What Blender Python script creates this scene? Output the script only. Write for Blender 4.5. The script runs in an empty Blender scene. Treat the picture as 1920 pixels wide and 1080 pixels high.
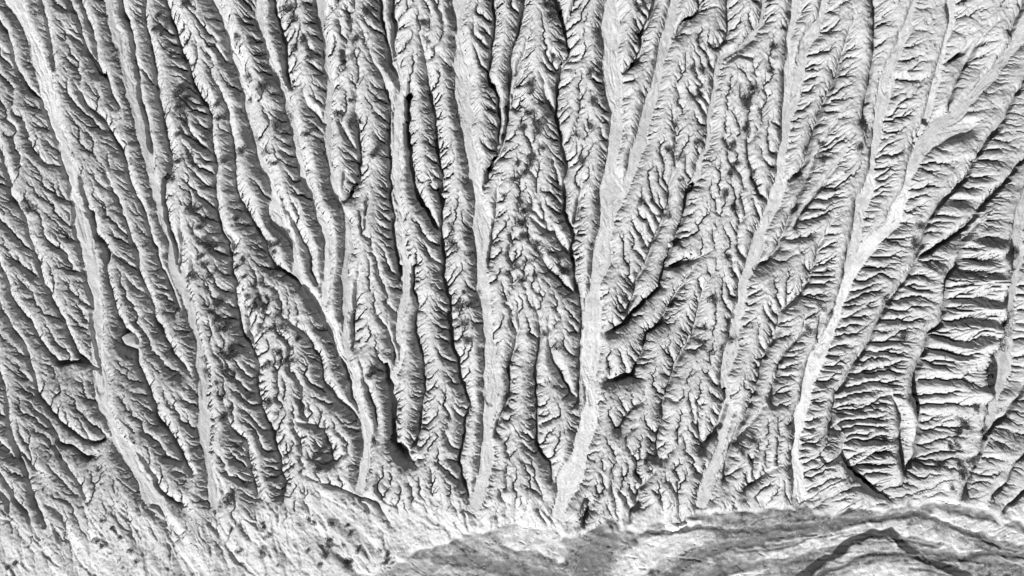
import bpy, math, random
import numpy as np
from mathutils import Vector, Matrix

scene = bpy.context.scene
# ------------------------------------------------------------------ camera, sky, sun, exposure
TILT = math.atan(0.36)                 # the hillside rises 0.36 m per metre; the drone looks square on to it
CT, ST = math.cos(TILT), math.sin(TILT)
def P(u, v, w):                        # slope frame (right, upslope, out of the slope) -> world metres
    return (u, v * CT - w * ST, v * ST + w * CT)
CAM_DIST = 170.0
cam_data = bpy.data.cameras.new("drone_camera")
cam = bpy.data.objects.new("drone_camera", cam_data)
scene.collection.objects.link(cam)
cam_data.sensor_width = 36.0
cam_data.lens = 36.0 * CAM_DIST / 192.0
cam_data.clip_end = 1000.0
cam.location = P(0, 0, CAM_DIST)
cam.rotation_euler = (TILT, 0, 0)
scene.camera = cam

SUN_SLOPE = 38.0                        # sun height above the plane of the hillside
SUN_AZ = 29.0                           # degrees left of straight downslope
e, a = math.radians(SUN_SLOPE), math.radians(SUN_AZ)
sun_dir = Vector(P(-math.sin(a) * math.cos(e), -math.cos(a) * math.cos(e), math.sin(e))).normalized()
sun_el = math.asin(sun_dir.z)
sun_rot = math.atan2(sun_dir.x, sun_dir.y)
world = bpy.data.worlds.new("World")
scene.world = world
world.use_nodes = True
nt = world.node_tree
sky = nt.nodes.new("ShaderNodeTexSky")
sky.sky_type = 'NISHITA'
sky.sun_disc = False
sky.sun_elevation = sun_el
sky.sun_rotation = sun_rot
bw = nt.nodes.new("ShaderNodeRGBToBW")  # the photograph is black and white, so its sky light is grey
nt.links.new(sky.outputs[0], bw.inputs[0])
nt.links.new(bw.outputs[0], nt.nodes["Background"].inputs[0])
nt.nodes["Background"].inputs[1].default_value = 0.05
sun_data = bpy.data.lights.new("sun", 'SUN')
sun_data.energy = 4.6
sun_data.angle = math.radians(0.5)
sun = bpy.data.objects.new("sun", sun_data)
scene.collection.objects.link(sun)
sun.rotation_euler = (-sun_dir).to_track_quat('-Z', 'Y').to_euler()
scene.view_settings.view_transform = 'Standard'
scene.view_settings.look = 'None'
scene.view_settings.gamma = 1.0
scene.view_settings.use_curve_mapping = False
scene.view_settings.exposure = 0.68

# ------------------------------------------------------------------ the drainage, traced on the slope (decimetres from the photograph's corner)
# washes: name, label, half width, points
WASHES = [
 ("left", 15, "25,0 45,45 65,90 82,135 92,180 100,215 112,260 125,300 135,345 142,380 152,420 165,470 173,530 180,590 183,640 184,690 190,730 203,780 225,830 250,880 285,935 330,1005"),
 ("charcoal", 11, "205,0 213,50 230,117 247,187 267,250 280,300 292,350 305,410 320,460 335,510 351,560 363,610 372,660 378,710 378,760 382,820 390,880 398,945 410,1010"),
 ("bent", 9, "405,0 425,50 443,105 457,150 465,205 476,250 490,300 505,340 515,375 512,392 523,420 545,445 555,470 555,503 567,527 587,553 602,577 622,620 642,665 662,710 678,755 686,800 688,850 680,890 673,925 668,970"),
 ("joining", 8, "487,0 493,70 512,125 530,165 542,205 553,255 562,305 572,350 590,380 602,410 610,450 615,500 611,540 607,572"),
 ("grey", 8, "598,0 604,50 613,95 617,140 617,185 616,235 614,285 620,325 628,360 640,390 652,415 656,445 652,480 648,525 646,600 648,640 656,690"),
 ("knobbed", 8, "745,110 750,180 747,230 744,290 745,350 749,390 756,440 759,490 758,545 752,590 751,630 754,655 747,690 738,725"),
 ("wide", 15, "862,0 860,50 860,100 866,150 869,200 875,250 882,300 890,350 897,390 903,450 904,520 912,590 917,650 918,710 917,740 914,790 915,830 908,880 895,930 888,965 880,1000"),
 ("central", 19, "1147,0 1145,60 1145,120 1150,170 1152,220 1150,280 1146,340 1140,400 1130,460 1120,510 1112,560 1107,620 1104,680 1103,720 1108,760 1102,800 1087,850 1068,905 1050,960 1045,1000"),
 ("slanting", 11, "1268,0 1256,50 1245,85 1235,130 1225,170 1209,230 1195,280 1180,325 1165,360 1148,410 1137,460 1126,510"),
 ("curved", 12, "1548,0 1530,50 1511,85 1498,130 1488,170 1477,210 1470,260 1462,310 1457,350 1450,380 1440,410 1425,455 1410,490 1396,525 1388,560 1380,610 1370,660 1360,700 1360,740 1362,780 1352,830 1335,880 1315,945"),
 ("short", 8, "1490,0 1486,40 1480,90 1476,130 1474,180"),
 ("pale", 12, "1718,0 1702,40 1690,75 1678,105 1667,140 1656,180 1646,230 1637,290 1628,350 1615,390 1603,450 1585,510"),
 ("great", 14, "1935,35 1890,100 1850,150 1815,195 1785,222 1755,240 1732,268 1715,305 1700,345 1690,380 1675,415 1640,452 1607,490 1585,533 1574,573 1552,637 1526,680 1514,720 1508,750 1497,790 1490,850 1500,940"),
 ("branch", 8, "1785,0 1780,50 1770,100 1757,150 1745,190 1735,225"),
 ("cutbank", 13, "1728,285 1745,268 1765,258 1790,250 1812,240"),
 ("plateau", 13, "1935,330 1915,400 1907,450 1902,520 1896,590 1886,650 1872,720 1852,800 1832,860"),
 ("meander", 6, "1433,0 1428,40 1405,77 1379,97 1352,110 1344,133 1338,183 1328,250 1320,290 1305,322 1296,345"),
]
# gullies: half width, depth, points; "n" keeps the default wall slopes
GULLIES = """
3.2 1.8|735,140 733,200 731,260 730,320 732,370 739,420 745,480 747,525
2 1|640,672 650,705 662,740 674,775
2.2 1.2|540,597 560,615 577,633 597,670 613,720 627,747 647,763 672,785
1.8 1|560,785 585,795 607,805 613,830 624,866
3 1.2|-12,30 0,48 12,62 22,90 24,110 35,140 52,165 68,180 78,190
2 .6|75,187 88,215 99,245 109,280 119,320 129,350 139,420 150,470 163,545 170,580 178,640 186,700
4 1.4|-10,255 0,285 10,320 20,367 40,400 50,420 60,460 72,500 88,540 105,570 118,600 130,630 148,668 172,690
3 1.1|-10,480 0,500 7,517 23,560 57,600 77,643 93,663 110,680 147,680 178,690
3 1.3|-10,550 0,573 7,590 27,623 50,653 55,680 63,710 67,720 80,745 95,775 115,795 135,812 160,828 178,828 200,820
2.5 1.2|33,730 60,753 85,787 110,830 133,838 165,858 178,852
2 1|7,765 18,800 35,850 55,875 65,878
4 1.4|-6,690 4,720 10,742 14,790 25,850 45,890 60,930 72,960 84,985
3 1.2|87,807 113,853 133,887 155,925 160,935
2 1|0,925 15,940 20,965
2 1|0,895 20,920 45,955 60,990 75,1010
2 .8|0,970 40,1000 70,1025 100,1050 118,1078
2 .7|83,915 93,945 117,967 133,1003 137,1040
4.5 2|143,290 150,320 155,345 163,380 170,410 178,440 196,460 200,478 196,500 203,530 210,560 217,590 228,612 236,640 250,660 262,690 275,720 283,750 298,790 312,805 323,823 345,860 358,885
3 1.5|250,820 262,835 275,870 292,905 312,935 340,945
2.5 1.2|110,20 133,63 160,97 180,130 200,143 207,160 213,190 222,205
2.5 1.3|130,128 147,163 170,203 200,235 217,263 233,300 247,343 258,365 268,395 283,440 300,490 318,530 335,575
2.5 1.3|180,293 200,323 217,357 222,368 230,400 247,447 258,485 265,530 285,570 290,595 307,623 320,660 343,690 352,700
2 1|205,465 225,485 258,507
3 1.4|78,-10 80,0 88,40 97,85 104,130
2.5 1.2|127,0 145,40 155,80 173,110 193,137
2.5 1.2|150,0 163,40 177,80 181,115 186,130
3.5 1.4|228,0 240,40 247,75 255,125 259,165 270,205 278,240 284,285
3 1.6|270,0 277,60 287,110 296,160 299,205 307,240 316,285 318,320 308,352 308,365 312,395 320,440 333,492
1.5 1|263,123 280,145 293,163
2 1|350,390 343,425 340,480 337,510
2 1|370,483 363,515 355,543
2.5 1.4|315,0 323,35 340,87 353,133 368,170 387,200 396,220 398,270 402,310 402,355 405,370 413,417 430,470 437,490 437,517 440,553 453,607 467,637 480,680 485,727 490,770 510,815 523,855 530,880 537,905 530,935
2 1.1|383,160 395,195 400,215
2.2 1.2|405,130 423,193 433,233 437,283 440,317 443,353 452,375 467,400 480,417 490,443 500,467 520,500 547,513 561,533
1.6 1|410,385 425,425 437,460 438,490
1.6 .9|460,545 467,593 473,627 476,650
2.2 1.1|423,747 437,793 460,823 467,867 477,913 485,935
1.4 .6|403,860 417,900 420,930 403,960 410,995
2 1.1|530,360 540,400 545,430
2 1.2|533,362 545,400 563,440 577,470 583,503 597,530
3.5 1.8|513,-10 515,0 525,45 535,95 540,145 543,160
1.7 1|573,170 583,203 607,237
1.4 .9|583,120 602,134
1.4 .9|635,68 627,95
3 1.8|673,165 670,213 672,267 670,310 672,345 658,368 646,376
1.5 1|650,323 647,357
4 1.6|710,-10 713,0 718,50 730,87 735,125 742,140
4 1.6|738,-10 738,0 740,70 742,110
2 1|693,90 710,135 727,177 734,205
4.5 2.2|765,177 763,213 763,247 770,287 774,320 780,355 792,385 803,400 815,420 825,440
2.4 1.9|790,67 797,123 807,163 813,213 817,267 825,317 827,360 827,427 830,500 840,540 843,593 848,643 860,670 867,717 870,727 880,763 873,787 867,830 860,863 867,900 875,930
1.5 1.2|783,327 790,340 797,345 810,335
2.2 1.5|773,500 777,540 783,567 778,600 782,627 790,660 795,713 793,740 788,760 785,800 780,825 773,845
2 1.3|680,487 670,527 667,577 663,610 663,650
1.6 1|680,393 680,433
1.6 1|692,362 688,427
2 1.2|682,650 680,665 683,713 690,727 703,760 707,797 700,822
1.8 1|730,587 737,660 736,690
8 2.4|727,690 731,720 737,755 737,790 739,825 752,848 766,858
2 1.2|710,885 708,905 718,932 742,942
2.2 1.6|923,-10 923,0 923,67 918,120 917,145 935,187 937,233 933,285
2.4 1.6|980,-10 980,0 975,50 962,95 957,150 953,207 948,253 938,290 920,320 908,352
1.4 1|993,50 988,83 973,123 962,143
1.6 1.1|993,110 977,140 962,170 961,205
1.8 1.1|940,325 932,360 930,410 921,440 916,500
2 1.4|975,567 970,610 963,660 955,700 957,737 947,763 933,793 930,810
2 1.3|997,560 1007,593 1010,643 1007,677 1007,720 1005,727 1005,787 1007,830 1017,853 1032,870 1037,900
1.6 1|1027,593 1030,640 1040,677 1057,713 1075,740
2.8 1.8|1040,-10 1040,0 1050,27 1060,67 1067,105 1047,137 1042,167 1043,217 1052,267 1060,307 1061,360 1060,393 1070,430 1075,453 1073,477 1080,503 1083,560
1.8 1|1085,560 1086,620 1084,690 1084,750
1.4 1|1030,100 1037,117 1044,135
1.6 1.1|1010,140 1023,190 1040,212
1.6 1.2|1088,320 1083,365 1083,390 1073,425
1.4 1|1075,263 1070,275 1063,297
1.8 1.2|997,410 1020,430 1040,440 1060,470 1073,485
1.4 1|1035,300 1043,335 1052,360
1.4 .9|1000,450 1030,510 1070,545 1080,555
4 1.7|1230,-10 1230,0 1217,35 1203,67 1205,93 1193,117 1172,137
1.8 1.2|1311,0 1311,20 1287,43 1263,67
1.4 1|1340,18 1325,22 1311,24
2.2 1.3|1407,113 1383,110 1363,123 1350,140
1.6 1|1363,-10 1363,20 1365,67 1350,93
3 2.2|1296,345 1287,360 1280,420 1273,447 1250,487 1243,520 1237,540 1210,562 1187,593 1160,613 1140,625
2 1.2|1273,293 1260,327 1252,360 1248,410 1233,440 1220,460 1210,500 1193,527 1190,560 1177,590
3.2 2|1310,480 1287,520 1273,543 1253,580 1240,607 1217,623 1207,653 1193,687 1187,707 1160,710 1140,715
2.6 1.8|1328,470 1305,484 1270,492 1250,502
2 1.3|1335,507 1315,547 1305,590 1295,630 1267,680 1253,718 1237,757 1240,787 1233,827 1233,853
3 1.8|1233,870 1227,878 1207,905 1197,922 1198,947 1187,960 1180,975
2 1.3|1207,727 1200,753 1180,773 1163,800
2 1.1|1193,797 1177,817 1170,837
2 1.2|1190,877 1198,900
6 2|1358,730 1360,760 1353,790 1341,810 1318,838
2.4 1.4|1603,20 1583,83 1570,133 1550,187 1530,240 1507,307 1500,325 1478,340
2.2 1.3|1590,190 1557,243 1530,300 1507,355 1490,390 1475,420 1460,460 1440,487 1415,500
2 1.2|1585,270 1570,310 1545,345 1520,378 1490,425
2.6 1.4|1560,395 1547,443 1537,463 1530,493 1520,520 1500,553 1480,570 1467,590 1460,620 1442,650 1430,690 1420,727 1400,770 1380,817 1370,837 1360,870 1357,900
2.2 1.3|1440,740 1420,775 1393,815 1378,830
2 1.2|1503,565 1500,620 1477,653 1463,683 1455,715 1440,745
2 1.2|1537,590 1523,650 1515,660
2 1.2|1460,870 1440,882 1420,900 1397,917
2 1.2|1637,-10 1637,35 1640,67 1633,133 1630,173 1618,230
2.4 1.4|1877,30 1843,67 1823,100 1803,140 1793,167 1780,205
2 1.2|1827,63 1803,100 1773,120
2.2 1.2|1925,-5 1915,15 1893,63
2 1|1725,148 1703,153 1690,147
1.6 1|1727,147 1707,183 1697,190
2 1|1725,225 1715,255 1707,285
2.5 1.5|1930,135 1917,160 1887,217 1853,267 1833,293 1807,337 1790,358 1760,383 1743,427 1717,477 1713,493 1697,527 1670,563 1653,597 1627,653 1600,687 1587,713 1570,737 1557,787 1550,805
3.5 2|1930,290 1895,330 1853,377 1827,410 1790,440 1760,463 1719,487
4.5 2.6|1860,395 1830,420 1803,452 1797,493 1775,523 1774,567 1764,607 1742,627 1742,657 1722,683 1717,705 1715,740 1727,790 1715,850 1695,885
3 2|1660,725 1673,763 1687,797 1683,820 1687,860 1693,890
3.5 2|1567,797 1578,815 1577,850 1590,878 1615,900 1650,925
2 1.3|1535,847 1545,865 1570,852 1573,835
4 1.6|1930,710 1917,727 1890,777 1860,803 1843,823 1837,853 1823,893 1810,923
3 1.6|1930,850 1900,870 1885,905 1862,930
3 1.6|1935,915 1900,935 1880,955
1.5 .6|213,910 243,950 247,980 270,1017 283,1030
1.5 .6|253,933 277,967 300,1017
1.5 .5|287,947 313,977 330,1030
1.6 .7|573,887 610,905 647,920 693,940 710,950 733,983 763,1017 787,1027
1.4 .5|603,927 647,950
1.4 .5|673,933 710,987 743,1020
4 1.8|1090,965 1098,935 1108,945 1092,985
"""
TOE = "-250,955 0,950 90,985 160,935 250,940 345,950 480,945 540,938 600,925 690,945 745,948 880,945 1030,950 1080,990 1190,970 1290,955 1450,935 1560,915 1600,922 1690,930 1800,935 1880,965 2150,985"
RIVER = "-250,1400 560,1130 650,1085 710,1066 760,1052 790,1034 850,1012 900,1002 960,991 1025,985 1065,1000 1110,990 1150,985 1185,990 1240,985 1290,968 1380,960 1450,950 1560,960 1660,955 1735,938 1800,948 1920,985 2150,1040"
# dark wet channels and light bars of the riverbed: half width, tone, points
RIVER_MARKS = """
24 .18|1135,1005 1115,1050 1085,1100
16 .36|640,1100 720,1075 800,1060 880,1058
12 .18|820,1046 880,1050 940,1062 1000,1075 1060,1085
22 0.58|960,1008 1020,1005 1045,1030
26 0.60|1175,1062 1215,1035 1260,1015 1300,1000
9 .15|1262,1070 1310,1040 1370,1015 1440,1012 1540,995 1620,985
13 0.60|1370,1075 1450,1045 1540,1012 1620,993 1690,985
8 .17|1290,1085 1350,1066 1440,1052 1500,1045
10 0.58|1690,990 1740,995 1780,1012 1810,1025
8 .2|1735,950 1785,948 1850,966 1930,988
12 0.63|1755,964 1810,976 1870,994 1940,1012
12 .42|1560,1050 1620,1022 1680,1018
16 0.56|1590,1080 1660,1065 1720,1072
10 .26|1800,1040 1860,1045 1930,1050
7 .20|1240,960 1275,958 1305,968
7 .20|1165,985 1185,990 1205,985
5 .13|1190,990 1250,1000 1310,990 1380,992 1440,990 1507,987 1587,977 1660,968 1717,963 1770,977 1800,990 1840,1008 1870,1020
8 .05|1450,1125 1493,1080 1530,1055 1557,1037 1590,1018 1627,1003 1667,994 1680,1003 1693,1020 1720,1043 1773,1060 1810,1080 1870,1120
3 .12|1530,1075 1570,1058 1607,1042 1650,1036 1690,1038 1720,1045
5 .12|1720,1043 1760,1040 1800,1042 1850,1035 1930,1040
3 .15|1690,1005 1720,1030 1790,1035
"""

def pts(s):
    return np.array([[float(q) for q in p.split(",")] for p in s.split()])

G = 1.4                                           # grid step, decimetres
X0, X1, Y0, Y1 = -120.0, 2040.0, -80.0, 1160.0
NX, NY = int((X1 - X0) / G) + 1, int((Y1 - Y0) / G) + 1
gx = X0 + G * np.arange(NX)
gy = Y0 + G * np.arange(NY)
XX, YY = np.meshgrid(gx, gy)
rng = np.random.default_rng(7)

def vnoise(cx, cy=None, seed=0, angle=0.0, X=None, Y=None):
    """smooth value noise in -1..1 with cells cx by cy decimetres"""
    cy = cy or cx
    X = XX if X is None else X
    Y = YY if Y is None else Y
    if X is XX and Y is YY and not angle: angle = seed * 1.7 + .4      # turn each layer so that no grid shows
    if angle:
        X, Y = X * math.cos(angle) + Y * math.sin(angle), -X * math.sin(angle) + Y * math.cos(angle)
    r = np.random.default_rng(seed)
    T = r.random((128, 128)) * 2 - 1
    fx, fy = X / cx + 1000, Y / cy + 1000
    ix, iy = np.floor(fx).astype(np.int64), np.floor(fy).astype(np.int64)
    fx -= ix; fy -= iy
    fx = fx * fx * (3 - 2 * fx); fy = fy * fy * (3 - 2 * fy)
    ix0, ix1, iy0, iy1 = ix & 127, (ix + 1) & 127, iy & 127, (iy + 1) & 127
    a0 = T[iy0, ix0] * (1 - fx) + T[iy0, ix1] * fx
    a1 = T[iy1, ix0] * (1 - fx) + T[iy1, ix1] * fx
    return a0 * (1 - fy) + a1 * fy

def fbm(c, seed, n=3, **k):
    s, t, amp = 0, 0, 1.0
    for i in range(n):
        s = s + amp * vnoise(c / 2 ** i, seed=seed + 31 * i, **k); t += amp; amp *= .55
    return s / t

def sstep(a, b, x):
    t = np.clip((x - a) / (b - a), 0, 1)
    return t * t * (3 - 2 * t)

# the traced lines wander a little, as real gullies do
WX = XX + 4.0 * vnoise(34, seed=1) + 2.2 * vnoise(11, seed=2)
WY = YY + 4.0 * vnoise(34, seed=3) + 2.2 * vnoise(11, seed=4)

def extend(p):
    def out(q): return q[0] <= 2 or q[0] >= 1918 or q[1] <= 2 or q[1] >= 1078
    if out(p[0]):
        d = p[0] - p[1]; p = np.vstack([p[0] + d / np.linalg.norm(d) * 190, p])
    if out(p[-1]):
        d = p[-1] - p[-2]; p = np.vstack([p, p[-1] + d / np.linalg.norm(d) * 190])
    return p

def line_field(p, R):
    """distance, side, length along and window of the grid within R of polyline p"""
    lo, hi = p.min(0) - R, p.max(0) + R
    i0, i1 = max(0, int((lo[0] - X0) / G)), min(NX, int((hi[0] - X0) / G) + 2)
    j0, j1 = max(0, int((lo[1] - Y0) / G)), min(NY, int((hi[1] - Y0) / G) + 2)
    if i1 <= i0 or j1 <= j0:
        return None
    D = np.full((j1 - j0, i1 - i0), 1e4, np.float32); S = np.zeros_like(D); T = np.zeros_like(D)
    t0 = 0.0
    for a_, b_ in zip(p[:-1], p[1:]):
        l2, h2 = np.minimum(a_, b_) - R, np.maximum(a_, b_) + R
        k0, k1 = max(i0, int((l2[0] - X0) / G)), min(i1, int((h2[0] - X0) / G) + 2)
        m0, m1 = max(j0, int((l2[1] - Y0) / G)), min(j1, int((h2[1] - Y0) / G) + 2)
        d = b_ - a_; L = math.hypot(*d)
        if k1 > k0 and m1 > m0 and L > 0:
            wx = WX[m0:m1, k0:k1] - a_[0]; wy = WY[m0:m1, k0:k1] - a_[1]
            t = np.clip((wx * d[0] + wy * d[1]) / (L * L), 0, 1)
            dist = np.hypot(wx - t * d[0], wy - t * d[1])
            sub = (slice(m0 - j0, m1 - j0), slice(k0 - i0, k1 - i0))
            near = dist < D[sub]
            D[sub] = np.where(near, dist, D[sub])
            S[sub] = np.where(near, np.sign(d[0] * wy - d[1] * wx), S[sub])
            T[sub] = np.where(near, t0 + t * L, T[sub])
        t0 += L
    return D, S, T, (slice(j0, j1), slice(i0, i1)), t0

def wall_slopes(x):
    """rise per metre of the walls left and right of a channel: the western ridges are long slopes that fall east, the eastern ones fall west"""
    east = sstep(1280, 1720, x); west = 1 - sstep(150, 680, x)
    left = 1.6 + .9 * east - 1.1 * west
    right = 1.8 - 1.2 * east + .4 * west
    return left, right

CAP = 3.0
cap_map = CAP - .8 * sstep(350, 600, XX) * sstep(1600, 1350, XX) + .6 * fbm(160, 11) + 5.5 * np.exp(-((XX - 1870) / 110) ** 2 - ((YY - 600) / 330) ** 2) + 2.0 * np.exp(-((XX - 1680) / 70) ** 2 - ((YY - 850) / 90) ** 2)
hill = cap_map.copy()
groove = np.zeros(hill.shape)
slot = np.zeros(hill.shape)                       # the inner gorge of each gully, cut last
base = np.zeros(hill.shape, bool)                # channel floors: the base level of the rills
wash_id = np.zeros(hill.shape, np.int16)
wash_d = np.full(hill.shape, 1e3, np.float32)    # distance past the edge of the nearest wash
wash_t = np.zeros(hill.shape, np.float32)
rag = 1.6 * vnoise(7, seed=5) + 1.2 * vnoise(19, seed=6)
vary = vnoise(30, seed=7)
ends = []                                        # mouths of the channels so far: a gully that starts at one carries on from it
def carve(p, hw, depth, wash=0):
    R = 150
    p = extend(p)
    joined = any(np.hypot(*(p[0] - q)) < 17 for q in ends) or (not wash and any(np.hypot(*(p[0] - c)) < 18 for q in WASHES for c in pts(q[2])))
    ends.append(p[-1])
    Lp = np.hypot(*np.diff(p, axis=0).T).sum()
    if not wash and Lp < 75:                     # a short nick follows the surface it is cut into
        D, S, T, win, L = line_field(p, 20)
        taper = np.maximum(np.sin(np.pi * np.clip(T / L * .75 + .2, 0, 1)), 0) ** .7
        groove[win] = np.maximum(groove[win], .7 * depth * taper * np.clip(1.1 - np.maximum(D + rag[win], 0) / (hw * 2.4), 0, 1))
        return
    f = line_field(p, R)
    if f is None: return
    D, S, T, win, L = f
    cap = cap_map[win]
    sl, sr = wall_slopes(XX[win])
    s = np.where(S > 0, sl, sr + .35 * np.exp(-((XX[win] - 1830) / 75) ** 2 - ((YY[win] - 570) / 230) ** 2))
    interior = not joined and 2 < p[0][0] < 1918 and 2 < p[0][1] < 1078 and not wash
    head = min(.8 * L, 120)
    hw_t = hw * (.83 if wash else .72) * (1 - .12 * np.sin(T / 23 + hw)) 
    if wash: hw_t = hw_t * (1 + .22 * np.sin(T / 41 + 2 * hw) + .15 * np.sin(T / 17 + hw)) + .8 * rag[win]
    if interior:
        k = 1 - sstep(0, head, T)
        floor = .75 * cap * k
        hw_t = hw_t * (1 - .6 * k); dep = depth * (1 - k)
    else:
        floor, dep = 0.0, depth
    d = np.maximum(D - hw_t, 0) / 10.0
    h = floor + cap * (1 - np.exp(-s * d / cap))
    if wash:
        h = h + .65 * sstep(0, .3, d) - .25 * sstep(.6, 4, d)
    else:
        slot[win] = np.maximum(slot[win], dep * (.75 + .35 * vary[win]) * (.25 + .75 * sstep(0, 22, L - T)) * np.clip(1.12 - np.maximum(D + .8 * rag[win] - .5 * hw_t - .4, 0) / 2.8, 0, 1))
    h = np.where(D > R - 2, 99, h)
    hill[win] = np.minimum(hill[win], h)
    inside = D < np.maximum(hw_t * (1.0 if wash else .75), 1.1)
    base[win] |= inside
    if wash:
        e_ = D - hw_t
        closer = e_ < wash_d[win]
        wash_d[win] = np.where(closer, e_, wash_d[win]); wash_t[win] = np.where(closer, T, wash_t[win])
        wash_id[win] = np.where(closer, wash, wash_id[win])
for i, (n_, hw, s_) in enumerate(WASHES):
    carve(pts(s_), hw, 0, i + 1)
for row in GULLIES.strip().split("\n"):
    hd, s_ = row.split("|"); hw, dep = map(float, hd.split())
    carve(pts(s_), hw, dep)

hill -= groove * .6
rc = random.Random(9)
tq = pts(TOE)
for k in range(80):
    x = rc.uniform(-60, 900) if k < 62 else rc.uniform(900, 1400)
    y = np.interp(x, tq[:, 0], tq[:, 1]) + rc.uniform(-25, 110 if x < 700 else 30)
    a_ = math.radians(rc.gauss(58, 8) if x < 560 else rc.gauss(48, 8) if x < 900 else rc.gauss(85, 15)); q = [(x, y)]
    for _ in range(rc.randint(3, 8)):
        a_ += rc.gauss(0, .16); x += 14 * math.cos(a_); y += 14 * math.sin(a_); q.append((x, y))
    q = np.array(q); f = line_field(q, 14)
    if f is None: continue
    D, S, T, win, L = f
    hw_ = rc.uniform(.6, 2.2)
    groove[win] = np.maximum(groove[win], rc.uniform(.25, .7) * np.sin(np.pi * np.clip(T / L * .98 + .01, 0, 1)) * np.clip(1.1 - np.maximum(D + rag[win] - hw_, 0) / 2.5, 0, 1))
tp, rp = pts(TOE), pts(RIVER)
wob = 7 * vnoise(28, seed=21) + 3 * vnoise(10, seed=22)
below_toe = YY + wob - np.interp(XX, tp[:, 0], tp[:, 1])        # decimetres downslope of the foot of the ridges
below_riv = YY + 1.2 * wob + 13 * fbm(46, 25) - np.interp(XX, rp[:, 0], rp[:, 1])
far_w = sstep(620, 420, XX)
toe = sstep(-40 - 10 * far_w, 34 + 75 * far_w, below_toe + 34 * fbm(55, 23) + 12 * vnoise(14, seed=24))
def flow(c, d, seed):
    """noise drawn out along the run of the water: down to the right in the west, straight down farther east"""
    f1 = vnoise(c, d, seed=seed, angle=1.0); f2 = vnoise(c, d, seed=seed + 1, angle=.78); f3 = vnoise(c, d, seed=seed + 2, angle=1.5)
    k1, k2 = sstep(480, 620, XX), sstep(820, 960, XX)
    return (f1 * (1 - k1) + f2 * k1) * (1 - k2) + f3 * k2
apron = .9 * fbm(60, 41, angle=.9) + .8 * flow(130, 22, 42) + 1.1 * (.5 - np.abs(flow(110, 13, 45))) + .35 * flow(50, 6, 48)
hill = hill * (1 - toe) + toe * (.22 * hill * sstep(90, 0, below_toe) + .45 * apron + .3)
riv = sstep(-4, 5, below_riv)
hill = hill * (1 - riv) + riv * (-.6 + .5 * sstep(1040, 1240, XX) + .012 * np.clip(below_riv, 0, 300) + .06 * fbm(14, 51))
base &= (below_toe < 4)

# ------------------------------------------------------------------ rain: stream-power incision on a jittered grid, first coarse (ravines), then fine (rills)
east_ = sstep(1450, 1800, XX); west_ = 1 - sstep(200, 480, XX)
bluff = np.exp(-((XX - 1830) / 65) ** 2 - ((YY - 570) / 230) ** 2) + .5 * np.exp(-((XX - 1645) / 42) ** 2 - ((YY - 865) / 50) ** 2)
fall = -(.50 - .30 * east_) * YY / 10.0
patchy = np.exp(1.1 * fbm(75, 63, 3))
erodible = (1 - .9 * toe) * patchy * (1 + 1.6 * bluff - .2 * west_ - .5 * east_ + .4 * bluff)
soft = .05 + .10 * bluff + .03 * west_
fixed = base | (below_riv > 0); fixed[-1] = True
idx = np.arange(NX * NY).reshape(NY, NX)
nbr = [(-1, -1), (-1, 0), (-1, 1), (0, -1), (0, 1), (1, -1), (1, 0), (1, 1)]

class Rain:
    def __init__(self, step, seed):
        sl = (slice(None, None, step), slice(None, None, step))
        self.fixed, self.erod, self.soft = fixed[sl], erodible[sl].ravel(), soft[sl]
        self.ny, self.nx = self.fixed.shape
        self.g = G / 10.0 * step
        self.idx = np.arange(self.ny * self.nx).reshape(self.ny, self.nx)
        r_ = np.random.default_rng(seed)
        jx = (r_.random((self.ny, self.nx)) - .5) * .7; jy = (r_.random((self.ny, self.nx)) - .5) * .7
        self.dist = [np.hypot(di + self.shift(jx, dj, di, 0) - jx, dj + self.shift(jy, dj, di, 0) - jy).astype(np.float32) * self.g for dj, di in nbr]
    def shift(self, a_, dj, di, fill):
        NY_, NX_ = self.ny, self.nx
        o = np.full_like(a_, fill)
        o[max(0, -dj):NY_ - max(0, dj), max(0, -di):NX_ - max(0, di)] = a_[max(0, dj):NY_ + min(0, dj), max(0, di):NX_ + min(0, di)]
        return o
    def step(self, z, F0, A0, creep):
        ny, nx = z.shape
        best = np.zeros((ny, nx), np.float32); rcv = self.idx.copy(); bd = np.full((ny, nx), self.g, np.float32)
        for (dj, di), ds in zip(nbr, self.dist):
            sl = (z - self.shift(z, dj, di, 1e9)) / ds
            up = sl > best
            best = np.where(up, sl, best).astype(np.float32)
            rcv = np.where(up, self.idx + dj * nx + di, rcv); bd = np.where(up, ds, bd)
        rcv = np.where(self.fixed, self.idx, rcv).ravel(); bd = bd.ravel()
        lev = (rcv != self.idx.ravel()).astype(np.int32); far = rcv.copy()      # steps to the outlet, by pointer doubling
        for _ in range(12):
            add = lev[far]
            if not add.any(): break
            lev = lev + add; far = far[far]
        order = np.argsort(lev, kind='stable'); top = int(lev.max())
        cut = np.searchsorted(lev[order], np.arange(top + 2))
        A = np.ones(z.size)
        for k in range(top, 0, -1):
            q = order[cut[k]:cut[k + 1]]
            np.add.at(A, rcv[q], A[q])
        F = F0 * np.sqrt(np.maximum(A - A0, 0)) / (bd / self.g) * self.erod
        zf = z.ravel().copy()
        for k in range(1, top + 1):
            q = order[cut[k]:cut[k + 1]]
            zf[q] = (zf[q] + F[q] * zf[rcv[q]]) / (1 + F[q])
        z = zf.reshape(ny, nx)
        zp = np.pad(z, 1, mode='edge')
        lap = (zp[:-2, 1:-1] + zp[2:, 1:-1] + zp[1:-1, :-2] + zp[1:-1, 2:]) - 4 * z
        return np.where(self.fixed, z, z + creep * self.soft * lap), A.reshape(ny, nx)

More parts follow.
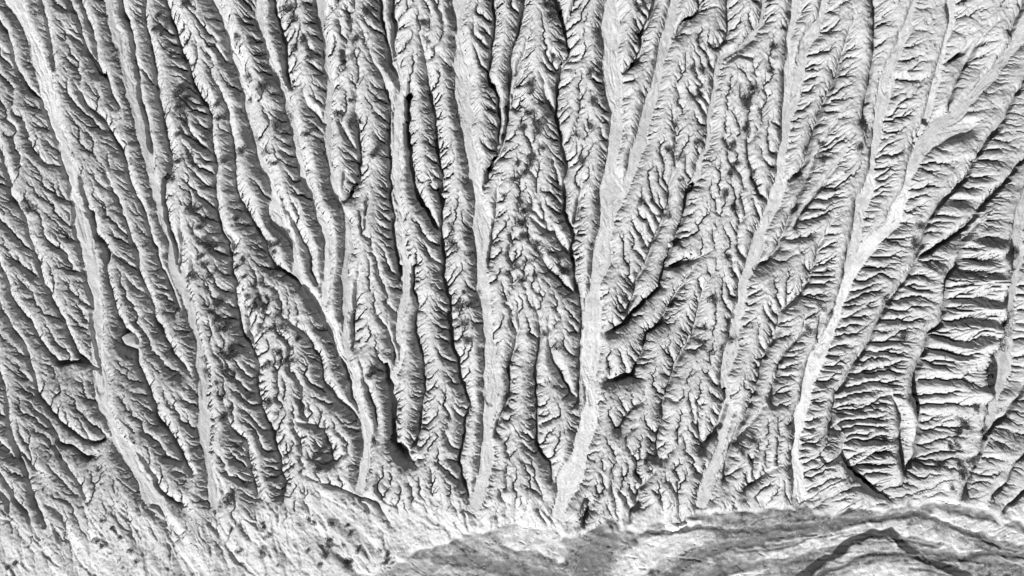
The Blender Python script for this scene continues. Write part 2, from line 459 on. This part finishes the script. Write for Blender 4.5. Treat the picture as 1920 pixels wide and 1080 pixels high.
FY = YY + 9 * vnoise(45, seed=67) + 3 * vnoise(16, seed=68)
z0 = hill + fall + (.22 * vnoise(13, seed=61) + .10 * vnoise(6, seed=62) + .03 * rng.standard_normal(hill.shape)) * (1 - riv) + 2.5 * bluff * (vnoise(75, 11, seed=65, angle=.06, X=XX + .1, Y=FY) + .5 * vnoise(45, 5, seed=66, angle=-.08, X=XX + .1, Y=FY))
z0[base] = (hill + fall - .45 * slot)[base]
C = 2
coarse = Rain(C, 3)
zc = z0[::C, ::C].copy(); zs = zc.copy()
for it in range(15):
    zc, A = coarse.step(zc, .064, 11, 1.6)
def refine(a_):
    y = np.clip(np.arange(NY) / C, 0, a_.shape[0] - 1.001); x = np.clip(np.arange(NX) / C, 0, a_.shape[1] - 1.001)
    iy, ix = y.astype(int), x.astype(int); fy, fx = (y - iy)[:, None], (x - ix)[None]
    fy = fy * fy * (3 - 2 * fy) * .5 + fy * .5; fx = fx * fx * (3 - 2 * fx) * .5 + fx * .5
    iy = iy[:, None]; ix = ix[None]
    return (a_[iy, ix] * (1 - fx) + a_[iy, ix + 1] * fx) * (1 - fy) + (a_[iy + 1, ix] * (1 - fx) + a_[iy + 1, ix + 1] * fx) * fy
z = np.where(fixed, z0, z0 + refine(zc - zs))
z += np.where(fixed, 0, .09 * vnoise(4.5, seed=64))
fine = Rain(1, 4)
for it in range(5):
    z, A = fine.step(z, .065, 7, .4)
thread = np.clip((np.log(A) - math.log(38)) / 1.7, 0, 1) * ~fixed * (1 - toe)          # narrow trenches where much water gathers
w = z - fall - .62 * thread - slot * (1 - sstep(0, 25, below_toe)) * 1.3 - groove * (.8 - .3 * toe) * (1 - riv)
for hx, hy, hr, hd_ in ((245, 640, 23, 2.2), (257, 662, 10, 1.0), (203, 478, 13, 1.2), (172, 400, 12, 1.0), (753, 848, 17, 2.2), (738, 800, 10, 1.4)):        # hollows in the gully floor
    w -= hd_ * sstep(1.25, .55, np.hypot(WX - hx, (WY - hy) * .9) / hr)
# sub-metre roughness of the clay and the braided floor of each wash
w += .035 * fbm(7, 71, 2) * (1 - riv) + .02 * rng.standard_normal(w.shape) * (1 - .6 * riv)
in_wash = sstep(3, -3, wash_d)
braid = vnoise(110, 8, seed=73, X=wash_t, Y=wash_d) + .5 * vnoise(45, 5, seed=74, X=wash_t, Y=wash_d)
w += in_wash * (.10 * vnoise(16, 5, seed=72, X=wash_t, Y=wash_d) - .16 * sstep(.16, .0, np.abs(braid)))

# ------------------------------------------------------------------ soil: how pale it is (albedo) and where low plants speckle it
west = 1 - sstep(180, 420, XX + 30 * vnoise(60, seed=81)); west *= .8
albedo = .40 + .05 * fbm(50, 82) - .01 * west
plants = .34 + .5 * west + .4 * fbm(40, 83)
tones = np.array([0] + [{'charcoal': .36, 'grey': .36, 'curved': .44, 'plateau': .38, 'meander': .38, 'wide': .43, 'slanting': .40, 'central': .44, 'great': .56, 'bent': .55, 'left': .52}.get(q[0], .45) for q in WASHES])[wash_id]
wname = np.array([''] + [q[0] for q in WASHES], dtype=object)
def wmask(n_): return (wash_id == 1 + [q[0] for q in WASHES].index(n_)).astype(float)
tones = tones - .14 * wmask('great') * sstep(400, 290, YY) - .10 * wmask('left') * sstep(170, 330, YY) - .10 * wmask('bent') * (sstep(150, 300, YY) * sstep(560, 520, YY) + sstep(650, 720, YY)) - .03 + .06 * wmask('central') * sstep(520, 640, YY) + .05 * wmask('branch')
tones = tones + .05 * sstep(.12, .3, np.abs(braid)) - .03 + .05 * fbm(12, 99)
albedo = albedo + in_wash * (tones + .05 * fbm(30, 84) + .06 * vnoise(70, 3.5, seed=90, X=wash_t, Y=wash_d) - albedo) * .9
plants = plants * (1 - in_wash)
albedo = albedo * (1 - toe) + toe * (.42 + .09 * fbm(70, 85, angle=.9) + .06 * flow(120, 9, 52)); plants *= 1 - .6 * toe
streak = vnoise(90, 9, seed=86, angle=-.18, Y=YY + .00045 * (XX - 1650) ** 2 * 1.0) + .6 * vnoise(40, 4, seed=87, angle=-.2, Y=YY + .00045 * (XX - 1650) ** 2)
rb = .25 + .11 * streak + .16 * fbm(30, 88) + .07 * vnoise(5, 2.2, seed=93, angle=-.2) + .07 * vnoise(3.5, seed=100) + .10 * fbm(11, 101)
rills = np.abs(vnoise(60, 8, seed=110, angle=-.22, Y=YY + .00045 * (XX - 1650) ** 2)) + .4 * np.abs(vnoise(18, seed=111))
w += riv * (-.16 * sstep(.16, .03, rills) + .05 * vnoise(5, seed=112) + .03 * streak + .10 * fbm(40, 95) + .03 * vnoise(9, 4, seed=94, angle=-.2))
wet = np.zeros_like(w)
rm = random.Random(4)
extra = []
for k in range(26):                                                 # thin braided threads between the bars
    x = rm.uniform(1000, 1880); y0 = rm.uniform(985, 1090); q = []
    bend = rm.uniform(.0003, .0007); ph = rm.uniform(0, 6)
    for i in range(rm.randint(5, 13)):
        q.append("%.0f,%.1f" % (x, y0 + bend * (x - 1650) ** 2 + 5 * math.sin(x / 37 + ph))); x += 22
    extra.append("%.1f %.2f|%s" % (rm.uniform(1.0, 2.4), rm.choice((.16, .18, .2, .5)), " ".join(q)))
head_, tail_ = RIVER_MARKS.strip().split("\n")[:-5], RIVER_MARKS.strip().split("\n")[-5:]
for row in head_ + extra + tail_:
    hd, s_ = row.split("|"); hw, tone = map(float, hd.split())
    f = line_field(pts(s_), 30)
    if f is None: continue
    D, S, T, win, L = f
    k = sstep(hw + 1.6, hw - 1.2, D + (1.6 * vnoise(9, seed=89) + 1.2 * vnoise(24, seed=96))[win]) if tone < .14 else sstep(hw * 1.1 + 2.2, hw * .8 - 1.5, D + (3.5 * vnoise(9, seed=89) + 3.5 * vnoise(24, 7, seed=92, angle=-.25))[win] * min(1, hw / 8)) * (.9 if hw > 7 else 1)
    rb[win] = rb[win] * (1 - k) + tone * (1 + .35 * vnoise(12, 6, seed=98, angle=-.3)[win]) * k
    w[win] -= (.18 if tone < .3 else -.12) * sstep(hw + 3, hw - 4, D) * riv[win]
    wet[win] = np.maximum(wet[win], k * (tone < .11) * riv[win])
albedo = albedo * (1 - riv) + rb * riv; plants = plants * (1 - riv) + riv * (.65 + .5 * fbm(35, 97))
albedo = np.clip(albedo, .05, .62); plants = np.clip(plants, 0, 1)
rough = .65 - .1 * in_wash

# ------------------------------------------------------------------ ground material
def ground_material():
    m = bpy.data.materials.new("clay_ground"); m.use_nodes = True
    t = m.node_tree; n = t.nodes; L = t.links
    b = n["Principled BSDF"]; b.inputs["Roughness"].default_value = .95
    b.inputs["Specular IOR Level"].default_value = .15
    at = n.new("ShaderNodeAttribute"); at.attribute_name = "albedo"
    pl = n.new("ShaderNodeAttribute"); pl.attribute_name = "plants"
    co = n.new("ShaderNodeTexCoord")
    def noise(scale, detail=3, rough=.6):
        q = n.new("ShaderNodeTexNoise"); q.inputs["Scale"].default_value = scale; q.inputs["Detail"].default_value = detail
        q.inputs["Roughness"].default_value = rough; L.new(co.outputs["Object"], q.inputs["Vector"]); return q.outputs[0]
    def math_(op, x, y):
        q = n.new("ShaderNodeMath"); q.operation = op
        for i, v in enumerate((x, y)):
            if isinstance(v, (int, float)): q.inputs[i].default_value = v
            else: L.new(v, q.inputs[i])
        return q.outputs[0]
    def ramp(x, lo, hi, a_, b_):
        q = n.new("ShaderNodeMapRange"); L.new(x, q.inputs[0])
        for i, v in enumerate((lo, hi, a_, b_)): q.inputs[i + 1].default_value = v
        return q.outputs[0]
    grain = ramp(noise(6.0, 4, .7), .3, .7, .78, 1.22)
    tuft = ramp(noise(3.2, 5, .75), .50, .62, 0, 1)
    v = math_('MULTIPLY', at.outputs["Fac"], grain)
    dark = math_('SUBTRACT', 1.0, math_('MULTIPLY', math_('MULTIPLY', tuft, pl.outputs["Fac"]), .5))
    v = math_('MULTIPLY', v, dark)
    peb = n.new("ShaderNodeTexVoronoi"); peb.inputs["Scale"].default_value = 5.0; L.new(co.outputs["Object"], peb.inputs["Vector"])
    stone = ramp(peb.outputs["Distance"], .10, .16, 1, 0)
    rare = ramp(noise(2.1, 1), .56, .62, 0, 1)
    v = math_('ADD', v, math_('MULTIPLY', math_('MULTIPLY', stone, rare), .28))
    L.new(v, b.inputs["Base Color"])
    ro = n.new("ShaderNodeAttribute"); ro.attribute_name = "rough"
    bp = n.new("ShaderNodeBump"); L.new(ro.outputs["Fac"], bp.inputs["Strength"]); bp.inputs["Strength"].default_value = .55; bp.inputs["Distance"].default_value = .12
    L.new(noise(9.0, 4, .7), bp.inputs["Height"]); L.new(bp.outputs[0], b.inputs["Normal"])
    return m
GROUND = ground_material()

# ------------------------------------------------------------------ the ground in pieces: hillside, apron, each wash, riverbed, wet channel
U = (XX - 960) / 10; V = (540 - YY) / 10
VX, VY, VZ = U, V * CT - w * ST, V * ST + w * CT
co_all = np.stack([VX, VY, VZ], -1).reshape(-1, 3).astype(np.float32)
du = np.stack(np.gradient(co_all.reshape(NY, NX, 3), axis=1)[:], 0) if False else np.gradient(co_all.reshape(NY, NX, 3), axis=1)
dv = np.gradient(co_all.reshape(NY, NX, 3), axis=0)
nrm = np.cross(dv, du); nrm *= np.sign(nrm[..., 2:3]); nrm /= np.linalg.norm(nrm, axis=-1, keepdims=True)
nrm = nrm.reshape(-1, 3).astype(np.float32)
cls = np.zeros((NY, NX), np.int16)
MAIN = ["left", "charcoal", "bent", "wide", "central", "curved", "great", "plateau"]
for n_, hw_, s_ in WASHES:
    if n_ in MAIN:
        q = pts(s_); o_ = np.argsort(q[:, 1])
        cls += np.where(WX > np.interp(WY, q[o_, 1], q[o_, 0]), 200, 0).astype(np.int16)
cls[below_toe > 0] = 100
inw = (wash_d < 0) & (below_toe < 8)
cls[inw] = wash_id[inw]
cls[below_riv > 0] = 101
cls[(wet > .5)] = 102
fc = cls[:-1, :-1].ravel()
quad = np.stack([idx[1:, :-1], idx[1:, 1:], idx[:-1, 1:], idx[:-1, :-1]], -1).reshape(-1, 4)
def ground_piece(name, label, code):
    q = quad[fc == code]
    if not len(q): return None
    used, inv = np.unique(q, return_inverse=True)
    me = bpy.data.meshes.new(name)
    me.vertices.add(len(used)); me.vertices.foreach_set("co", co_all[used].ravel())
    me.loops.add(q.size); me.loops.foreach_set("vertex_index", inv.ravel().astype(np.int32))
    me.polygons.add(len(q)); me.polygons.foreach_set("loop_start", (4 * np.arange(len(q))).astype(np.int32))
    me.update(calc_edges=True)
    me.polygons.foreach_set("use_smooth", np.ones(len(q), bool))
    for nm, arr in (("albedo", albedo), ("plants", plants), ("rough", rough)):
        at = me.attributes.new(nm, 'FLOAT', 'POINT'); at.data.foreach_set("value", arr.ravel()[used].astype(np.float32))
    me.normals_split_custom_set_from_vertices(nrm[used])
    me.materials.append(GROUND)
    o = bpy.data.objects.new(name, me); scene.collection.objects.link(o)
    o["kind"] = "structure"; o["label"] = label
    return o
NAMED = ["leftmost pale wash", "grey leaning wash", "bright bent wash", "wide pale wash", "broad central wash", "long curved grey wash", "great bright wash", "plateau wash at the right"]
for k in range(9):
    if k == 0: lab = "dark feathered clay ridges left of the " + NAMED[0]
    elif k == 8: lab = "ribbed clay slope right of the " + NAMED[7]
    else: lab = "feathered clay ridges between the %s and the %s" % (NAMED[k - 1], NAMED[k].replace(" at the right", ""))
    ground_piece("hillside", lab, 200 * k)
ground_piece("alluvial_apron", "smooth pale apron of washed clay along the foot of the ridges", 100)
ground_piece("riverbed", "flat grey gravel riverbed streaked by old flood channels", 101)
ground_piece("wet_channel", "dark wet stream channel curving through the gravel riverbed", 102)
for i, (n_, hw, s_) in enumerate(WASHES):
    ground_piece("dry_wash", "flat sandy floor of the %s dry wash between clay ridges" % n_, i + 1)

# ------------------------------------------------------------------ small things
def ground_w(px, py):
    return float(w[int(round((py - Y0) / G)), int(round((px - X0) / G))])
def place(px, py, sink=0.0):
    return Vector(P((px - 960) / 10, (540 - py) / 10, ground_w(px, py) - sink))
def simple_material(name, lo, hi, scale, rough=.9):
    m = bpy.data.materials.new(name); m.use_nodes = True
    t = m.node_tree; n = t.nodes; b = n["Principled BSDF"]; b.inputs["Roughness"].default_value = rough
    b.inputs["Specular IOR Level"].default_value = .2
    q = n.new("ShaderNodeTexNoise"); q.inputs["Scale"].default_value = scale; q.inputs["Detail"].default_value = 4
    co = n.new("ShaderNodeTexCoord"); t.links.new(co.outputs["Object"], q.inputs["Vector"])
    k = n.new("ShaderNodeMapRange"); t.links.new(q.outputs[0], k.inputs[0])
    for i, v in enumerate((.3, .7, lo, hi)): k.inputs[i + 1].default_value = v
    t.links.new(k.outputs[0], b.inputs["Base Color"])
    return m
LEAF = simple_material("dry_shrub_leaf", .03, .10, 3.0)
TWIG = simple_material("dry_shrub_twig", .06, .14, 5.0)
ROCK = simple_material("weathered_clay_rock", .24, .40, 2.5)
WHITE = simple_material("white_rock", .62, .85, 1.2)
PEBBLE = simple_material("river_pebble", .45, .85, .7, .6)
rd = random.Random(5)
def mesh_of(name, verts, faces, mat):
    me = bpy.data.meshes.new(name); me.from_pydata(verts, [], faces); me.materials.append(mat); return me

def foliage_mesh(k, r):
    """an uneven mound of narrow leaf blades that leaves gaps to the ground"""
    vs, fs = [], []
    lobes = [(rd.uniform(-.55, .55) * r, rd.uniform(-.55, .55) * r, rd.uniform(.35, .7) * r) for _ in range(5)]
    for _ in range(380):
        cx, cy, lr = rd.choice(lobes)
        a_ = rd.uniform(0, 6.283); q = lr * math.sqrt(rd.random()) * 1.05
        x, y = cx + q * math.cos(a_), cy + q * math.sin(a_)
        h = max(.04, (1 - (q / lr) ** 2) * .8 * lr + .15) * rd.uniform(.35, 1)
        b_ = rd.uniform(0, 6.283); l_ = rd.uniform(.10, .26) * r; wd = rd.uniform(.018, .045) * r
        dx, dy, dz = math.cos(b_) * l_, math.sin(b_) * l_, rd.uniform(.0, .22) * r
        n0 = len(vs)
        vs += [(x - dy / l_ * wd, y + dx / l_ * wd, h), (x + dy / l_ * wd, y - dx / l_ * wd, h), (x + dx, y + dy, h + dz)]
        fs.append((n0, n0 + 1, n0 + 2))
    return mesh_of("shrub_foliage", vs, fs, LEAF)
def twig_mesh(k, r):
    """bare twigs that fan out of one root"""
    wd = .03 * r
    vs, fs = [(wd, 0, -.12), (-wd * .5, wd * .87, -.12), (-wd * .5, -wd * .87, -.12), (0, 0, .02)], []
    for i in range(9):
        a_ = i * .7 + rd.uniform(-.2, .2); l_ = rd.uniform(.5, .95) * r; h = rd.uniform(.2, .45) * r
        n0 = len(vs); vs.append((math.cos(a_) * l_, math.sin(a_) * l_, h)); q = i % 3
        fs += [(q, (q + 1) % 3, n0), ((q + 1) % 3, 3, n0), (3, q, n0)]
    return mesh_of("shrub_twigs", vs, fs, TWIG)
KINDS = [(foliage_mesh(k, 1.0), twig_mesh(k, 1.0)) for k in range(8)]

# shrubs read off the slope, tile by tile (tile corner | offsets in thirds of a decimetre, L = large)
SHRUBS = """
0,0|900,100 890,175 920,200 935,275 970,320 1075,260 1045,185 1090,375 1060,50 1040,520 1010,550 1060,555 1020,615 1045,650 1060,690 1240,600 1270,660 1240,680 1160,760 1030,770 1020,920 1080,890 1110,940 1370,855 1270,920 990,1020 1360,220 1420,440 1415,560
480,0|200,80L 225,115L 490,380 520,330 550,140 570,240 540,190 240,290 310,340 280,250 970,250 950,150 630,95 540,580 480,650 600,700 540,700 665,890 690,850 300,770 130,720 60,510 90,870 120,930 870,240
960,0|190,40L 220,100L 1040,210 1030,240 1100,270 1060,415 1000,395 1030,490 1005,560 1050,560 915,715 1020,820 865,855 940,890 935,1020 1300,560L 1330,510L 1300,600L 1300,740 1220,820 1250,930 1210,990 1425,420 95,490 100,540 85,650 155,710L 140,760 60,740 110,900 30,930 100,940 20,1020 75,980 170,850 235,320 430,430 355,770 440,720 390,920 730,45 450,580 1350,975
1440,0|185,850 490,850 280,810 20,290 10,340 300,910
0,360|1090,115 1125,105 1145,210 1175,265 1180,310 1215,310 1230,435 1190,480 1220,510 1180,410 1150,370 1340,155 1360,415 1390,480 1200,665 1240,640 1240,720 1295,735 1260,770 1275,820 1280,870 1320,890 1275,910 1300,930 1335,920 1180,940 1330,1010 1420,590 1420,640 1245,1060 1360,1060 1180,1010 1290,1000 1210,800 1350,700 1390,380 1160,160 1080,600 1110,480 185,110 180,65
480,360|120,300 110,340 95,300 20,640L 20,520 60,760 100,770 30,740 190,830 150,610 250,830 1110,210 1110,290L 1170,560 1170,610 1140,650 1190,640 1165,740 1165,800 1195,830 1390,30 20,600 210,880 640,1030 660,990 130,700 170,760 60,660 90,600 40,600 140,900 90,960 170,960 230,950
960,360|40,50L 60,120L 40,180L 60,260 90,250 780,55 885,145 820,140 1225,100 1180,30 1255,205 1190,370 630,590 130,320 160,350 150,300 30,430 50,500 130,470 90,400 395,145 1210,570 1120,610 1050,840 1075,760 1200,750 1090,900 1160,880 1230,830 180,800 250,880 270,370 290,460 720,60
1440,360|830,200 800,310 630,600 285,655 330,680 220,780 1290,800L 1250,860L 1310,740L 1220,960L 1390,340 1340,440 740,820
0,720|1260,65 1280,185 1305,130 1340,350 1310,610 1300,650 1350,940 1370,1010 1380,550 95,1005 50,1035 550,880 580,900 1405,75 1310,805 590,760 640,800 690,860 740,940 770,1000L
480,720|90,100 265,125 300,755 330,770 430,785 520,795 490,905 410,910 420,880 300,935 575,930 530,840 40,780 50,800 75,855 130,1015 390,965 360,1010L 520,1010 1090,190 700,930L 740,960L 730,1000L 770,1000 40,940 330,420L 390,360 370,470 510,1000
960,720|1350,320 1280,385 745,430 1245,690 1285,660
1440,720|1080,230 1110,130 1165,250 1100,415 1090,515 1050,490 1030,440 1000,570 940,450 1050,200 990,340 1020,330 1030,270 960,440
"""
spots = []
for row in SHRUBS.strip().split("\n"):
    o_, s_ = row.split("|"); ox, oy = map(float, o_.split(","))
    for q in s_.split():
        big = q.endswith("L"); x, y = map(float, q.rstrip("L").split(","))
        spots.append((ox + x / 3, oy + y / 3, rd.uniform(1.5, 1.9) if big and oy < 700 else rd.uniform(.95, 1.45)))

WASH_WORDS = {"left": "leftmost pale wash", "charcoal": "grey leaning wash", "bent": "bright bent wash", "joining": "wash joining the bent one",
 "grey": "narrow grey wash", "knobbed": "winding narrow wash", "wide": "wide pale wash", "central": "broad central wash", "slanting": "slanting central wash",
 "curved": "long curved grey wash", "short": "short wash at the top", "pale": "straight pale wash", "great": "great bright wash", "branch": "slim side wash",
 "cutbank": "dark cutbank bend", "plateau": "plateau wash at the right", "meander": "thin meandering wash"}
WPTS = [(q[0], pts(q[2])) for q in WASHES]
def near_wash(px, py):
    best = None
    for n_, p in WPTS:
        y = min(max(py, p[:, 1].min()), p[:, 1].max())
        o_ = np.argsort(p[:, 1]); x = np.interp(y, p[o_, 1], p[o_, 0])
        d = abs(px - x) + 2.0 * abs(py - y)
        if best is None or d < best[0]: best = (d, n_, 'left' if px < x else 'right')
    return best[1:]
ONES = "first second third fourth fifth sixth seventh eighth ninth tenth eleventh twelfth thirteenth fourteenth fifteenth sixteenth seventeenth eighteenth nineteenth".split()
def ordinal(k):
    if k <= 19: return ONES[k - 1]
    t_, o_ = divmod(k, 10); base_ = {2: "twent", 3: "thirt", 4: "fort", 5: "fift", 6: "sixt", 7: "sevent", 8: "eight", 9: "ninet"}[t_]
    return base_ + "ieth" if o_ == 0 else base_ + "y " + ONES[o_ - 1]
families = {}
for sp in spots:
    px, py, r_ = sp
    t_ = np.interp(px, tp[:, 0], tp[:, 1])
    key = ("apron", "") if py > t_ else near_wash(px, py)
    families.setdefault(key, []).append(sp)
first = None
for (n_, side), lst in families.items():
    lst.sort(key=(lambda q: q[0]) if n_ == "apron" else (lambda q: q[1]))
    for k, (px, py, r_) in enumerate(lst):
        o = bpy.data.objects.new("shrub", None); scene.collection.objects.link(o)
        o.empty_display_size = .3
        o.location = place(px, py, .05); o.rotation_euler = (TILT * .8, 0, rd.uniform(0, 6.283)); 
        r_ *= .72 if n_ == 'apron' else 1.0; o.scale = (r_, r_ * rd.uniform(.75, 1.1), r_ * rd.uniform(.8, 1.1))
        size = "large dark" if r_ > 1.46 else ("small dark" if r_ < 1.1 else "dark")
        if n_ == "apron": o["label"] = "%s shrub, %s from the left on the pale apron below the ridges" % (size, ordinal(k + 1))
        else: o["label"] = "%s shrub, %s from the top just %s of the %s" % (size, ordinal(k + 1), side, WASH_WORDS[n_])
        o["category"] = "shrub"; o["group"] = "shrubs scattered over the clay ridges"
        for nm, me in zip(("foliage", "twigs"), KINDS[rd.randrange(8)]):
            c = bpy.data.objects.new(nm, me); scene.collection.objects.link(c); c.parent = o

# low tufts nobody could count, one object
vs, fs = [], []
cnt = 0
while cnt < 6500:
    px, py = rd.uniform(-60, 1980), rd.uniform(-40, 1100)
    j, i = int((py - Y0) / G), int((px - X0) / G)
    if rd.random() > plants[j, i] * .9 or in_wash[j, i] > .2 or below_riv[j, i] > -10: continue
    cnt += 1; c_ = place(px, py); r_ = rd.uniform(.15, .34) * (1.5 if rd.random() < .12 else 1)
    for _ in range(7):
        a_ = rd.uniform(0, 6.283); q = rd.uniform(0, .6) * r_; l_ = rd.uniform(.4, 1) * r_; wd = .16 * r_
        x, y = c_.x + q * math.cos(a_), c_.y + q * math.sin(a_); b_ = a_ + rd.uniform(-1, 1); n0 = len(vs)
        vs += [(x - math.sin(b_) * wd, y + math.cos(b_) * wd, c_.z), (x + math.sin(b_) * wd, y - math.cos(b_) * wd, c_.z), (x + math.cos(b_) * l_, y + math.sin(b_) * l_, c_.z + .6 * r_)]
        fs.append((n0, n0 + 1, n0 + 2))
o = bpy.data.objects.new("grass_tufts", mesh_of("grass_tufts", vs, fs, LEAF)); scene.collection.objects.link(o)
o["kind"] = "stuff"; o["label"] = "low dark tufts of dry grass speckling the clay ridges"

# boulders
def boulder(name, label, px, py, rx, ry, rz, mat, seed, rot=0, lift=0.0, cat="boulder"):
    import bmesh
    bm = bmesh.new(); bmesh.ops.create_icosphere(bm, subdivisions=4, radius=1)
    r0 = random.Random(seed)
    cuts = [(Vector((r0.gauss(0, 1), r0.gauss(0, 1), r0.gauss(0, 1))).normalized(), r0.uniform(.62, .9)) for _ in range(16)]
    from mathutils import noise as mn
    for v_ in bm.verts:
        for n_, d_ in cuts:
            k = v_.co.dot(n_) - d_
            if k > 0: v_.co -= n_ * k * .92
        v_.co += v_.co.normalized() * (.06 * mn.noise(v_.co * 3 + Vector((seed, 0, 0))) + .03 * mn.noise(v_.co * 9))
        v_.co = Vector((v_.co.x * rx, v_.co.y * ry, v_.co.z * rz))
    me = bpy.data.meshes.new(name); bm.to_mesh(me); bm.free(); me.materials.append(mat)
    me.polygons.foreach_set("use_smooth", np.ones(len(me.polygons), bool))
    o = bpy.data.objects.new(name, me); scene.collection.objects.link(o)
    j_, i_ = int((py - Y0) / G), int((px - X0) / G)
    low = float(np.percentile(w[j_ - 7:j_ + 8, i_ - 7:i_ + 8], 35))      # the floor it rests on, not the crack beneath
    o.location = Vector(P((px - 960) / 10, (540 - py) / 10, low)) + Vector(P(0, 0, rz * .45 + lift)); o.rotation_euler = (TILT, 0, rot)
    o["label"] = label; o["category"] = cat
    return o
boulder("boulder", "big rounded clay boulder wedged in the black gully at the left", 246, 638, 2.2, 1.75, 1.5, ROCK, 3, -.35, .5)
boulder("boulder", "lumpy pale clay block just below the big rounded boulder", 259, 664, .8, .6, .6, ROCK, 8, .9)
for k, (px, py, r_, lab) in enumerate([(171, 386, .9, "uppermost of three pale clay knobs in a row at the gully head"), (175, 404, .7, "middle one of three pale clay knobs in a row at the gully head"), (179, 417, .65, "lowest of three pale clay knobs in a row at the gully head"), (1254, 458, .75, "small pale block at the bend of the thin meandering wash")]):
    boulder("clay_knob" if k < 3 else "boulder", lab, px, py, r_, r_ * .85, r_ * .8, ROCK, 20 + k, k)
boulder("white_rock", "bright white rock at the edge of the riverbed under the ridges", 1259, 988, 1.5, .85, .55, WHITE, 41, -.1, .1, "rock")
boulder("white_rock", "slim white rock lying against the right end of the bigger white rock", 1277, 984, 1.15, .5, .45, WHITE, 44, .45, .1, "rock")

# pebbles, one object
ico = [(0, 0, 1), (.89, 0, .3), (.28, .85, .3), (-.72, .53, .3), (-.72, -.53, .3), (.28, -.85, .3), (0, 0, -.6)]
icf = [(0, 1, 2), (0, 2, 3), (0, 3, 4), (0, 4, 5), (0, 5, 1), (6, 2, 1), (6, 3, 2), (6, 4, 3), (6, 5, 4), (6, 1, 5)]
vs, fs = [], []
cnt = 0
while cnt < 7500:
    px, py = rd.uniform(-60, 1980), rd.uniform(-40, 1140)
    j, i = int((py - Y0) / G), int((px - X0) / G)
    if wet[j, i] > .2 or rd.random() > (.9 if riv[j, i] > .5 else .22): continue
    cnt += 1; c_ = place(px, py); r_ = .04 + .08 * rd.random() ** 2.5; n0 = len(vs); a_ = rd.uniform(0, 6.28); k = rd.uniform(.6, 1)
    vs += [(c_.x + r_ * (x * math.cos(a_) - k * y * math.sin(a_)), c_.y + r_ * (x * math.sin(a_) + k * y * math.cos(a_)), c_.z + r_ * .8 * zz) for x, y, zz in ico]
    fs += [tuple(n0 + q for q in f_) for f_ in icf]
o = bpy.data.objects.new("pebbles", mesh_of("pebbles", vs, fs, PEBBLE)); scene.collection.objects.link(o)
o["kind"] = "stuff"; o["label"] = "small pale pebbles scattered over the riverbed and the clay"
